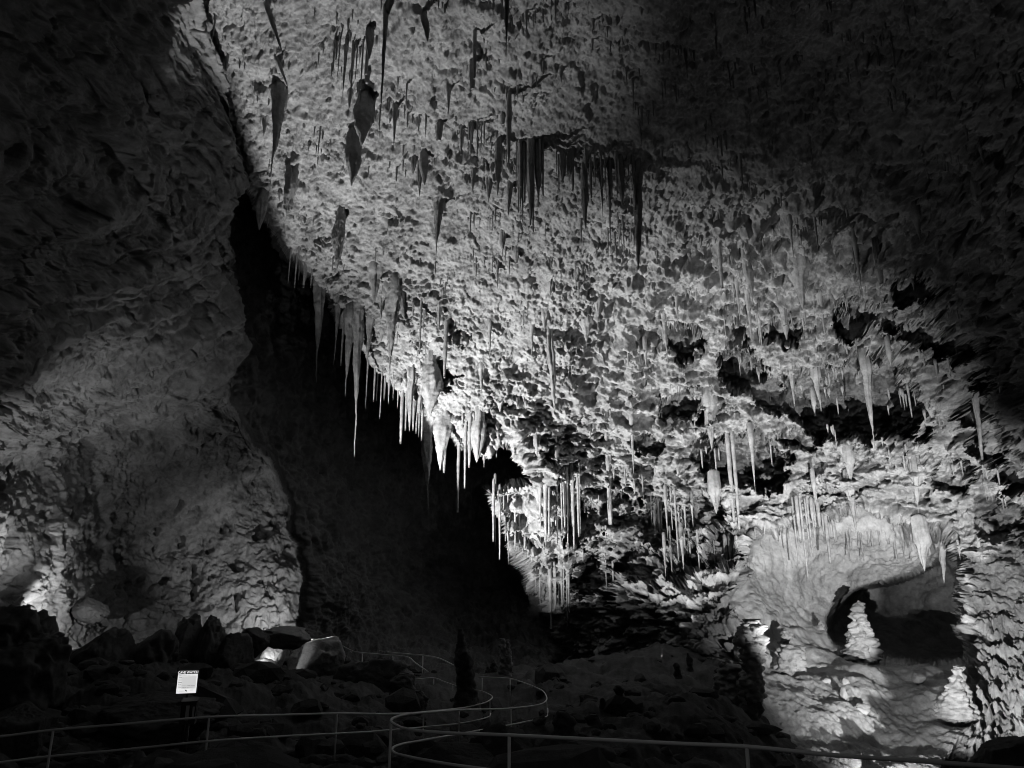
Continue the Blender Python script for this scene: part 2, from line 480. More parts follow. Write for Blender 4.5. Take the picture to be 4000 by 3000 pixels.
def mesh_from(name, V, Q, mat, smooth=True):
    used = np.unique(Q)
    remap = np.full(len(V), -1, np.int64)
    remap[used] = np.arange(len(used))
    q = remap[Q]
    me = bpy.data.meshes.new(name)
    me.vertices.add(len(used))
    me.vertices.foreach_set("co", V[used].astype(np.float32).ravel())
    n = len(q)
    me.loops.add(n * 4)
    me.loops.foreach_set("vertex_index", q.astype(np.int32).ravel())
    me.polygons.add(n)
    me.polygons.foreach_set("loop_start", np.arange(0, n * 4, 4, dtype=np.int32))
    me.polygons.foreach_set("use_smooth", np.full(n, smooth))
    me.materials.append(mat)
    me.update(calc_edges=True)
    return me


for k, (nm, mt) in enumerate([("cave_ceiling", M_PALE), ("cave_wall", M_WALL), ("passage_wall", M_SHADE), ("alcove_wall", M_CALCITE)]):
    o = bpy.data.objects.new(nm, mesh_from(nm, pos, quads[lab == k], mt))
    o["kind"] = "structure"
    col.objects.link(o)


# ------------------------------------------------------------------ the floor: a height field in world space
FLOOR_PTS = [(0, 1700, 13), (450, 1690, 15), (1000, 1720, 14), (1600, 1760, 12), (2212, 1850, 9), (300, 1600, 19), (900, 1625, 22), (1250, 1640, 19), (1500, 1605, 21),
             (100, 1480, 22), (500, 1470, 26), (100, 1430, 26), (300, 1425, 28), (500, 1425, 30), (620, 1455, 33), (700, 1450, 36), (900, 1470, 36), (1100, 1570, 28), (1200, 1490, 33), (1400, 1450, 36), (1560, 1450, 36), (1500, 1500, 28),
             (1600, 1560, 24), (1640, 1690, 20), (700, 1420, 45), (1000, 1480, 48), (1250, 1440, 46), (1450, 1400, 42), (-300, 2000, 5.5), (1100, 2000, 6.5), (2500, 2000, 6),
             (1850, 1760, 23), (1900, 2000, 18), (2212, 1960, 16), (1850, 2030, 13), (-300, 1560, 20), (-300, 1450, 30), (2600, 1950, 16), (2596, 2185, 12), (1800, 1650, 30), (1900, 1500, 45), (2300, 1600, 30)]
FP = np.array([tuple(at(*q)) for q in FLOOR_PTS])


def floor_base(x, y):
    P = FP[:, :2] / 10.0
    n = len(P)

    def U(r2):
        return 0.5 * r2 * np.log(r2 + 1e-9)
    d2 = ((P[:, None] - P[None]) ** 2).sum(-1)
    A = np.zeros((n + 3, n + 3))
    A[:n, :n] = U(d2) + np.eye(n) * 0.02
    A[:n, n] = 1
    A[:n, n + 1:] = P
    A[n:, :n] = A[:n, n:].T
    sol = np.linalg.solve(A, np.concatenate([FP[:, 2], np.zeros(3)]))
    x, y = np.asarray(x) / 10.0, np.asarray(y) / 10.0
    o = sol[n] + sol[n + 1] * x + sol[n + 2] * y
    for k in range(n):
        o = o + sol[k] * U((x - P[k, 0]) ** 2 + (y - P[k, 1]) ** 2)
    return o


def floor_height(x, y):
    x, y = np.atleast_1d(x).astype(np.float64), np.atleast_1d(y).astype(np.float64)
    p = np.stack([x, y, np.zeros_like(x)], 1).astype(np.float32)
    z = floor_base(x, y)
    z += 0.40 * fbm(p / 3.0, 3, 301) + 0.55 * (0.6 - worley(p / 1.3, 305)) * sstep(-0.3, 0.3, fbm(p / 5.0, 2, 307))
    z += 0.16 * fbm(p / 0.7, 4, 311, 0.65) + 0.22 * (0.6 - worley(p / 0.55, 313)) * sstep(-0.1, 0.3, fbm(p / 2.0, 2, 317))
    return z


FX = axis(-30, W + 30, -420, W + 420, STEP * 1.3)
FY = 6750.0 / (np.arange(1352, 2700, STEP * 1.1) - 1235.0)
fx, fy = np.meshgrid(FX, FY)
yy = fy.ravel()
xx = (fx.ravel() - W / 2) / F * yy
NX2, NY2 = len(FX), len(FY)
fz = floor_height(xx, yy)
i2 = np.arange(NX2 * NY2).reshape(NY2, NX2)
q2 = np.stack([i2[:-1, :-1], i2[1:, :-1], i2[1:, 1:], i2[:-1, 1:]], -1).reshape(-1, 4)
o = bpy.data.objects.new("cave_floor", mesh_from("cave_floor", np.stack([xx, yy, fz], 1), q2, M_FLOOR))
o["kind"] = "structure"
col.objects.link(o)

# ------------------------------------------------------------------ helpers for the things
def tag(o, label, cat, group=None, kind=None):
    if label:
        o["label"] = label
    if cat:
        o["category"] = cat
    if group:
        o["group"] = group
    if kind:
        o["kind"] = kind
    return o


def empty(name, loc):
    o = bpy.data.objects.new(name, None)
    o.location = loc
    o.empty_display_size = 0.2
    col.objects.link(o)
    return o


def add_mesh(name, V, Fc, mat, parent=None, loc=None, smooth=True):
    me = bpy.data.meshes.new(name)
    me.from_pydata([tuple(v) for v in V], [], [tuple(f) for f in Fc])
    me.materials.append(mat)
    if smooth:
        me.polygons.foreach_set("use_smooth", np.full(len(me.polygons), True))
    me.update()
    o = bpy.data.objects.new(name, me)
    if loc is not None:
        o.location = loc
    if parent is not None:
        o.parent = parent
    col.objects.link(o)
    return o


def simple_mat(name, c, rough=0.5, metal=0.0, emit=0.0):
    m = bpy.data.materials.new(name)
    m.use_nodes = True
    b = m.node_tree.nodes["Principled BSDF"]
    b.inputs["Base Color"].default_value = (c, c, c, 1)
    b.inputs["Roughness"].default_value = rough
    b.inputs["Metallic"].default_value = metal
    nz = m.node_tree.nodes.new("ShaderNodeTexNoise")
    nz.inputs["Scale"].default_value = 14
    mx = m.node_tree.nodes.new("ShaderNodeMapRange")
    mx.inputs["To Min"].default_value = max(0.05, rough - 0.15)
    mx.inputs["To Max"].default_value = min(1.0, rough + 0.15)
    m.node_tree.links.new(nz.outputs["Fac"], mx.inputs["Value"])
    m.node_tree.links.new(mx.outputs["Result"], b.inputs["Roughness"])
    if emit:
        b.inputs["Emission Color"].default_value = (c, c, c, 1)
        b.inputs["Emission Strength"].default_value = emit
    return m


M_STEEL = simple_mat("brushed_steel_pipe", 0.75, 0.5, 0.1)
M_BLACK = simple_mat("black_paint", 0.02, 0.6)
M_SIGN = simple_mat("emissive_white_panel", 0.8, 0.4, 0.0, 1.05)  # panel and lettering get their brightness from emission
M_SIGN_GREY = simple_mat("emissive_grey_panel", 0.62, 0.4, 0.0, 0.95)
M_INK = simple_mat("dark_print", 0.06, 0.5)
M_STICK = simple_mat("pale_strip", 0.55, 0.6)
M_STAL = rock_material("stalactite_calcite", 0.16, 0.36, 1.6, 0.5, 9.0, 0.8)
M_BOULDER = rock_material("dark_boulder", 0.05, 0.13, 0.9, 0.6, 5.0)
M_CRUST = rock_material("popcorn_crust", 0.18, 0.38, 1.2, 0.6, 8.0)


def tube(pts, r, sides=8):
    V, Fc = [], []
    n = len(pts)
    for k, p in enumerate(pts):
        t = (pts[min(k + 1, n - 1)] - pts[max(k - 1, 0)]).normalized()
        a = t.cross(Vector((0, 0, 1)))
        if a.length < 1e-3:
            a = Vector((1, 0, 0))
        a.normalize()
        b = t.cross(a)
        for j in range(sides):
            th = 2 * math.pi * j / sides
            V.append(p + a * (r * math.cos(th)) + b * (r * math.sin(th)))
    for k in range(n - 1):
        for j in range(sides):
            j2 = (j + 1) % sides
            Fc.append((k * sides + j, k * sides + j2, (k + 1) * sides + j2, (k + 1) * sides + j))
    Fc.append(tuple(range(sides))[::-1])
    Fc.append(tuple((n - 1) * sides + j for j in range(sides)))
    return V, Fc


def smooth_line(pts, per=6):
    out = []
    n = len(pts)
    for k in range(n - 1):
        p0, p1, p2, p3 = pts[max(k - 1, 0)], pts[k], pts[k + 1], pts[min(k + 2, n - 1)]
        for j in range(per):
            t = j / per
            out.append(0.5 * ((2 * p1) + (p2 - p0) * t + (2 * p0 - 5 * p1 + 4 * p2 - p3) * t * t + (3 * p1 - p0 - 3 * p2 + p3) * t ** 3))
    out.append(pts[-1])
    return out


# ------------------------------------------------------------------ handrails
def handrail(label, top, mid, posts, r=0.021, plen=1.15, extra=()):
    tp = [at(*q) for q in top]
    root = empty("handrail", tp[0] - Vector((0, 0, plen)))
    tag(root, label, "handrail", "steel handrails along the cave path")
    org = root.location
    line = smooth_line(tp)
    V, Fc = tube([p - org for p in line], r)
    add_mesh("top_rail", V, Fc, M_STEEL, root)
    if mid:
        V, Fc = tube([p - org for p in smooth_line([at(*q) for q in mid])], r * 0.95)
        add_mesh("mid_rail", V, Fc, M_STEEL, root)
    for px in posts:                        # a post stands under the rail where the rail passes this point
        q = min(line, key=lambda p: (p - at(px[0], px[1], px[2])).length)
        V, Fc = tube([q - org - Vector((0, 0, plen + 0.25)), q - org - Vector((0, 0, r * 0.6))], r)
        add_mesh("post", V, Fc, M_STEEL, root)
    return root


handrail("long two-bar steel handrail crossing the lower left below the cave rules sign",
         [(-200, 1612, 12.8), (0, 1591, 13.4), (115, 1577, 13.8), (280, 1563, 14.0), (452, 1549, 14.4), (600, 1544.5, 16), (728, 1541, 17.8), (870, 1541, 20.5), (992, 1530, 22.7),
          (1040, 1520, 23.5), (1060, 1511, 24.5), (1062, 1503, 26), (1043, 1494, 28), (1020, 1489, 29)],
         [(-200, 1670, 12.8), (0, 1647, 13.4), (98, 1635, 13.8), (280, 1618, 14.0), (451, 1601, 14.4), (600, 1591, 16), (774, 1582, 18.3), (841, 1577, 20), (990, 1563, 22.7), (1051, 1550, 23.8), (1060, 1541, 24.8)],
         [(115, 1577, 13.8), (452, 1549, 14.4), (728, 1541, 17.8), (919, 1537, 21.4), (992, 1530, 22.7), (1058, 1512, 24.3)])
handrail("looping steel handrail that doubles back in a hairpin and runs to the lower right corner",
         [(1036, 1463, 34), (1060, 1463, 33), (1102, 1466, 31.5), (1130, 1474, 30), (1156, 1484, 28.5), (1173, 1493, 27.5), (1181, 1506, 26.5), (1178, 1515, 25.5), (1160, 1523, 24), (1104, 1530, 21.5),
          (1051, 1532, 19.5), (999, 1533, 17.5), (930, 1538, 15), (880, 1543, 13.2), (855, 1549, 12.4), (845, 1555, 11.9), (850, 1563, 11.4), (880, 1575, 10.8), (960, 1583, 10.2), (1100, 1588, 9.6),
          (1438, 1605, 8.6), (1613, 1613, 8.2), (1788, 1630, 7.8), (2000, 1645, 7.4), (2300, 1668, 7.0), (2500, 1685, 6.8)],
         [(1183, 1530, 26.6), (1183, 1541, 26), (1177, 1549, 25.3), (1120, 1562, 21.5), (1034, 1578, 17.8), (908, 1600, 14), (866, 1608, 12.6), (848, 1616, 11.9), (852, 1626, 11.4), (876, 1633, 10.9), (915, 1641, 10.5),
          (999, 1655, 10), (1150, 1672, 9.4), (1400, 1690, 8.7)],
         [(845, 1555, 11.9), (1100, 1588, 9.6), (1180, 1503, 26.7), (1104, 1530, 21.5), (1098, 1466, 31.6), (1042, 1463, 33.7), (1613, 1613, 8.2), (2140, 1656, 7.2)])
handrail("thin handrail curving down the far steps above the dark boulders",
         [(600, 1360, 44), (647, 1365.5, 43), (682, 1363, 42.5), (699, 1367, 42), (718, 1379, 41.5), (737, 1393, 41), (758, 1404.5, 40.5), (776, 1409.5, 40), (831, 1414.5, 39), (879, 1419, 38), (897, 1431.5, 37.5), (924.5, 1451, 37)],
         None, [(718, 1379, 41.5), (737, 1393, 41), (758, 1404.5, 40.5), (787, 1411, 39.8), (850, 1416, 38.6)], 0.03, 1.0)
handrail("thin handrail on the far side of the distant steps, ending at the tall dark stalagmite",
         [(712, 1362, 45), (735, 1363, 44.5), (758, 1378, 44), (780, 1393, 43.4), (806, 1403.5, 42.8), (831, 1408, 42), (883, 1413, 41), (913.5, 1415.5, 40), (949, 1422, 39), (979.5, 1436.5, 38)],
         None, [(758, 1378, 44), (780, 1393, 43.4), (806, 1403.5, 42.8), (831, 1408, 42), (911, 1415, 40)], 0.03, 1.0)
handrail("short bent handrail below the distant steps, left of the tall dark stalagmite",
         [(888, 1470, 35.5), (896, 1468, 35.2), (937, 1465, 34.6), (958, 1472, 34), (985, 1482, 33.6)],
         None, [(937, 1465, 34.6), (978, 1479, 33.7)], 0.026, 1.2)

# ------------------------------------------------------------------ the sign and the box beneath it
C3 = at(404.5, 1473, 17.0)
sg = empty("rules_sign", C3 - Vector((0, 0, 1.6)))
sg.rotation_euler = (0, 0, math.radians(15))
tag(sg, "bright white glowing CAVE WATCH rules sign on a dark post behind the handrail", "sign")


def boxm(cx, cy, cz, sx, sy, sz):
    V = [(cx + sx * a, cy + sy * b, cz + sz * c) for a in (-.5, .5) for b in (-.5, .5) for c in (-.5, .5)]
    return V, [(0, 1, 3, 2), (4, 6, 7, 5), (0, 4, 5, 1), (2, 3, 7, 6), (0, 2, 6, 4), (1, 5, 7, 3)]


def merge(parts):
    V, Fc = [], []
    for v, f in parts:
        n = len(V)
        V += list(v)
        Fc += [tuple(i + n for i in q) for q in f]
    return V, Fc


BW, BH, BZ = 0.415, 0.475, 1.6
add_mesh("sign_frame", *boxm(0, 0.03, BZ, BW + 0.05, 0.05, BH + 0.05), M_BLACK, sg, smooth=False)
pn = add_mesh("panel", *boxm(0, -0.004, BZ, BW, 0.012, BH), M_SIGN, sg, smooth=False)
add_mesh("header_band", *boxm(0, -0.012, BZ + BH / 2 - 0.035, BW, 0.006, 0.07), M_INK, pn, smooth=False)
add_mesh("text_panel", *boxm(0.035, -0.012, BZ - 0.01, BW * 0.74, 0.005, BH * 0.56), M_SIGN_GREY, pn, smooth=False)
lines = []
for k in range(8):
    zz = BZ + BH / 2 - 0.10 - k * 0.036
    full = k in (0, 6, 7)
    wds = [(-0.185, 0.075)] + ([(-0.10, 0.09), (0.0, 0.07), (0.08, 0.09)] if full else [])
    for x0, w0 in wds:
        x = x0
        rr = random.Random(k * 31 + int(x0 * 1000))
        while x < x0 + w0 - 0.01:          # illegible small print: broken dashes
            w = rr.uniform(0.008, 0.02)
            lines.append(boxm(x + w / 2, -0.0165, zz + 0.006 * (x0 + 0.185), w, 0.004, 0.011 if x0 < -0.15 else 0.006))
            x += w + 0.004
lines.append(boxm(-0.01, -0.0165, BZ - BH / 2 + 0.06, 0.02, 0.004, 0.035))
lines.append(boxm(0.012, -0.0165, BZ - BH / 2 + 0.05, 0.014, 0.004, 0.03))
lines.append(boxm(-0.10, -0.0165, BZ - BH / 2 + 0.05, 0.10, 0.004, 0.008))
lines.append(boxm(0.11, -0.0165, BZ - BH / 2 + 0.065, 0.07, 0.004, 0.008))
add_mesh("text_lines", *merge(lines), M_INK, pn, smooth=False)
cu = bpy.data.curves.new("header_text", 'FONT')
cu.body = "CAVE WATCH"
cu.align_x = 'CENTER'
cu.align_y = 'CENTER'
cu.size = 0.066
cu.extrude = 0.002
cu.offset = 0.0012
tmp = bpy.data.objects.new("header_text_curve", cu)
col.objects.link(tmp)
dg = bpy.context.evaluated_depsgraph_get()
tme = bpy.data.meshes.new_from_object(tmp.evaluated_get(dg))
bpy.data.objects.remove(tmp)
tme.materials.clear()
tme.materials.append(M_SIGN)
to = bpy.data.objects.new("lettering", tme)
to.parent = pn
to.rotation_euler = (math.radians(90), 0, 0)
to.location = (0, -0.018, BZ + BH / 2 - 0.035)
col.objects.link(to)
V, Fc = tube([Vector((0.02, 0.09, -0.2)), Vector((0.02, 0.09, BZ + 0.1))], 0.035)
add_mesh("post", V, Fc, M_BLACK, sg)

C4 = at(406, 1541, 16.2)
bxo = empty("brochure_box", C4 - Vector((0, 0, 0.95)))
bxo.rotation_euler = (0, 0, math.radians(12))
tag(bxo, "small dark box with two pale vertical strips on a post under the rules sign", "box")
add_mesh("body", *boxm(0, 0.1, 0.95, 0.30, 0.2, 0.44), M_BLACK, bxo, smooth=False)
add_mesh("lid", [(-.165, -.02, 1.17), (.165, -.02, 1.17), (.165, .22, 1.21), (-.165, .22, 1.21), (-.165, -.02, 1.19), (.165, -.02, 1.19), (.165, .22, 1.23), (-.165, .22, 1.23)],
         [(0, 3, 2, 1), (4, 5, 6, 7), (0, 1, 5, 4), (1, 2, 6, 5), (2, 3, 7, 6), (3, 0, 4, 7)], M_BLACK, bxo, smooth=False)
add_mesh("strip", *boxm(-0.015, -0.004, 0.96, 0.07, 0.012, 0.29), M_STICK, bxo, smooth=False)
add_mesh("strip", *boxm(0.105, -0.004, 0.97, 0.04, 0.012, 0.22), M_STICK, bxo, smooth=False)
V, Fc = tube([Vector((0, 0.1, -0.2)), Vector((0, 0.1, 0.74))], 0.04)
add_mesh("post", V, Fc, M_BLACK, bxo)

# ------------------------------------------------------------------ added fixture at the ceiling floodlight: its flaps are shaped to cut the beam
fl = empty("floodlight", KEY - Vector((0, 0, 0.35)))
tag(fl, "added black floodlight fixture whose barn door flaps shape the ceiling light", "floodlight")


def sheet(p, q, z0, z1, th):
    dv = Vector((q[0] - p[0], q[1] - p[1], 0)).normalized()
    nn = Vector((-dv.y, dv.x, 0)) * th
    P = [Vector((p[0], p[1], z0)), Vector((q[0], q[1], z0)), Vector((q[0], q[1], z1)), Vector((p[0], p[1], z1))]
    V = P + [v + nn for v in P]
    return V, [(0, 1, 2, 3), (7, 6, 5, 4), (0, 4, 5, 1), (1, 5, 6, 2), (2, 6, 7, 3), (3, 7, 4, 0)]


HF = 0.28
add_mesh("barn_door", *sheet((-0.105 * HF, -2.6 * HF), (-0.105 * HF, 0.267 * HF), 0.28, 0.35 + HF, 0.008), M_BLACK, fl, smooth=False)
add_mesh("barn_door", *sheet((-0.105 * HF, 0.272 * HF), (1.4 * HF, 2.07 * HF), 0.28, 0.35 + HF, 0.008), M_BLACK, fl, smooth=False)
add_mesh("barn_door", *sheet((-0.10 * HF, -0.5 * HF), (1.3 * HF, -0.5 * HF), 0.28, 0.35 + HF, 0.008), M_BLACK, fl, smooth=False)
add_mesh("housing", *boxm(0.05, 0, 0.24, 0.3, 0.3, 0.08), M_BLACK, fl, smooth=False)
add_mesh("bracket", *tube([Vector((0.05, 0, -0.5)), Vector((0.05, 0, 0.2))], 0.03), M_BLACK, fl)

# ------------------------------------------------------------------ boulders
import bmesh


def ico(sub):
    bm = bmesh.new()
    bmesh.ops.create_icosphere(bm, subdivisions=sub, radius=1.0)
    V = np.array([v.co[:] for v in bm.verts])
    Fc = [tuple(v.index for v in f.verts) for f in bm.faces]
    bm.free()
    return V, Fc


ICO = {k: ico(k) for k in (4, 5, 6)}


def boulder(label, px, py, hw, hh, Y, seed, mat=None, sub=5, rough=0.30, name="boulder", cat="boulder", group="dark boulders on the cave floor"):
    c = at(px, py, Y)
    a_, b_ = hw * Y / F, hh * Y / F
    V, Fc = ICO[sub]
    q = V.astype(np.float32) * 1.0 + seed * 5.1
    r = 1 + rough * fbm(q * 1.1, 4, seed, 0.55) + 0.10 * ridged(q * 2.3, 3, seed + 3) - 0.08
    r = r - 0.10 * worley(q * 3.5, seed) + 0.05 * fbm(q * 9.0, 2, seed + 9, 0.6)
    pr = np.random.RandomState(seed)
    for _ in range(16):                     # broken faces
        nv_ = pr.randn(3)
        nv_ /= np.linalg.norm(nv_)
        dt = V @ nv_
        lim = pr.uniform(0.62, 0.98) / np.maximum(dt, 1e-3)
        r = np.where(dt > 0.05, np.minimum(r, lim + 0.04 * fbm(q * 2.5, 3, seed + 21)), r)
    r = r + 0.03 * fbm(q * 6.0, 3, seed + 23, 0.65)
    P = V * r[:, None] * np.array([a_, 0.5 * (a_ + b_), b_])
    return tag(add_mesh(name, P, Fc, mat or M_BOULDER, None, c), label, cat, group)


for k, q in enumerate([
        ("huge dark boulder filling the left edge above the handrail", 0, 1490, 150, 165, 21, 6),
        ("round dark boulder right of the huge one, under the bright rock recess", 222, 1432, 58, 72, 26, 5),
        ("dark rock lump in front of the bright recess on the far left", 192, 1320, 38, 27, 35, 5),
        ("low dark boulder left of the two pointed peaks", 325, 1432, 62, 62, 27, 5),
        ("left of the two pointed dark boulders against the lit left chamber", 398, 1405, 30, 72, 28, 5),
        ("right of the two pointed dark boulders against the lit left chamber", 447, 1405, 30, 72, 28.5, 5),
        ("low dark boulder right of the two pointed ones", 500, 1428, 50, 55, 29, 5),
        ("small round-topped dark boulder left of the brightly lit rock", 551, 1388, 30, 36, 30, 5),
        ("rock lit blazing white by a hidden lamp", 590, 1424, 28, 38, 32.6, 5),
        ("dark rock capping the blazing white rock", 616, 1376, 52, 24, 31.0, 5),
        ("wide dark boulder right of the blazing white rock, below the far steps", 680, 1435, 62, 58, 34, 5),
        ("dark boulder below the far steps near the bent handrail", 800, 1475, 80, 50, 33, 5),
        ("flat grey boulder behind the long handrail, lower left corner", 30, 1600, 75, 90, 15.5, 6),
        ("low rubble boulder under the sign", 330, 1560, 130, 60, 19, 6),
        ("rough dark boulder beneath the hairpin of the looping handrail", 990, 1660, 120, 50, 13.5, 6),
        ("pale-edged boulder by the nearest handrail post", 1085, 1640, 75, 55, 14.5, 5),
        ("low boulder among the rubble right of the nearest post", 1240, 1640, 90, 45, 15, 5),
        ("added out-of-view rock shading part of the alcove from its floodlight", 0, 0, 0.17, 0.36, None, 4),
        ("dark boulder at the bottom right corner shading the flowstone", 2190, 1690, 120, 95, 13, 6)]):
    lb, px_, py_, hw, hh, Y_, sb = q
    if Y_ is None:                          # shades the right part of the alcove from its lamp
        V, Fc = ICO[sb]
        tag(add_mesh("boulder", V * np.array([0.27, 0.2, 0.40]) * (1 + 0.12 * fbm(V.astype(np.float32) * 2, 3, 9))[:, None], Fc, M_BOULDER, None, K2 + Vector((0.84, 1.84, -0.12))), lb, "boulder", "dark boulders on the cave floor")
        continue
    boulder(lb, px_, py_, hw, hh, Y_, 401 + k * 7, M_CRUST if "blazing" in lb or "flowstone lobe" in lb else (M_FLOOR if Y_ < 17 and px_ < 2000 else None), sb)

# ------------------------------------------------------------------ stalactites
def spike_geo(length, r0, seed, kind="cone", lean=(0.0, 0.0), embed=0.5, flat=1.0):
    rs = np.random.RandomState(seed)
    big = r0 > 0.13
    sides = 26 if big else 8
    n = int(np.clip(length / (0.055 if big else 0.16), 8, 130))
    t = np.concatenate([np.array([-1.0, -0.9]) * embed / max(length, 0.1), np.linspace(0, 1, n)])
    th = np.linspace(0, 2 * np.pi, sides, endpoint=False)
    T, TH = np.meshgrid(t, th, indexing='ij')
    tc = np.clip(T, 0, 1)
    if kind == "cone":
        r = (1 - tc) ** 0.85
    elif kind == "straw":
        r = 1 - 0.45 * tc ** 2
    elif kind == "bell":
        r = (1 - tc ** 3.0) ** 0.9 * (0.85 + 0.25 * np.sin(np.pi * np.clip(tc * 1.2, 0, 1)))
    elif kind == "needle":                  # thick upper body drawn out to a long thin tip
        r = 0.20 * (1 - tc) ** 0.6 + 0.80 * np.clip(1 - tc / 0.72, 0, 1) ** 0.75
    else:                                   # leaf
        r = np.interp(tc, [0, 0.3, 0.55, 0.8, 1], [0.95, 1.0, 0.72, 0.4, 0.04])
    if kind in ("cone", "needle"):
        r = r * (1 + 0.35 * np.exp(-tc * 14))
    z = -T * length
    cx_, sx_ = np.cos(TH).ravel(), np.sin(TH).ravel()
    zr = z.ravel()

    def nse(fr, fz, sd):
        return perlin(np.stack([cx_ * fr, sx_ * fr, zr * fz], 1).astype(np.float32) + seed * 1.7, sd).reshape(T.shape)
    if big:
        mod = 1 + 0.42 * nse(1.2, 0.55, seed % 91) + 0.42 * nse(2.4, 0.5, seed % 83) + 0.26 * nse(4.0, 1.6, seed % 77) + 0.16 * nse(5.5, 5.0, seed % 71)
        mod = mod - 0.22 * np.clip(1 - 5 * np.abs(nse(2.6, 0.35, seed % 67)), 0, 1)
    else:
        mod = 1 + 0.25 * nse(0.9, 1.2, seed % 91) + 0.18 * nse(2.0, 5.0, seed % 77)
    rr = np.maximum(r0 * r * mod, 0.0) + 0.012 * (1 - tc)
    rr[0] *= 0.4                            # the root narrows inside the rock
    bend = np.cumsum(rs.randn(len(t)) * 0.02 * min(r0, 0.25))[:, None]
    bend2 = np.cumsum(rs.randn(len(t)) * 0.02 * min(r0, 0.25))[:, None]
    X = rr * np.cos(TH) + bend + lean[0] * tc
    Yv = rr * np.sin(TH) * flat + bend2 + lean[1] * tc
    V = np.stack([X, Yv, z], -1).reshape(-1, 3)
    m = len(t)
    Fc = []
    for k in range(m - 1):
        for j in range(sides):
            j2 = (j + 1) % sides
            Fc.append((k * sides + j, (k + 1) * sides + j, (k + 1) * sides + j2, k * sides + j2))
    Fc.append(tuple((m - 1) * sides + j for j in range(sides)))
    return V, Fc


SEED = [100]


def anchor(px, py, Y=None):
    if Y is None:
        Y = float(CEIL(np.array([px]), np.array([py]))[0])
        sp = shell_point(px, py)
        if abs(sp.y - Y) < 4.5:
            return sp
    return at(px, py, Y)


def stalactite(px, y1, y2, w, label, kind="cone", x2=None, Y=None, flat=1.0, group="stalactites hanging from the cave ceiling", name="stalactite", mat=None):
    SEED[0] += 1
    p = anchor(px, y1, Y)
    # hold the root still against the rock: the lower end is found straight below it
    zb = at(px, y2, p.y).z
    L = max(0.15, p.z - zb)
    r0 = max(w * 0.5 * p.y / F, 0.012)
    lean = (0.0, 0.0)
    if x2 is not None:
        # horizontal lean left over after perspective
        lean = (at(x2, y2, p.y).x - p.x, 0.0)
    V, Fc = spike_geo(L, r0, SEED[0], kind, lean, 0.8 + 2.4 * r0, flat)
    o = add_mesh(name, V, Fc, mat or M_STAL, None, p)
    tag(o, label, "stalactite", group)
    return o


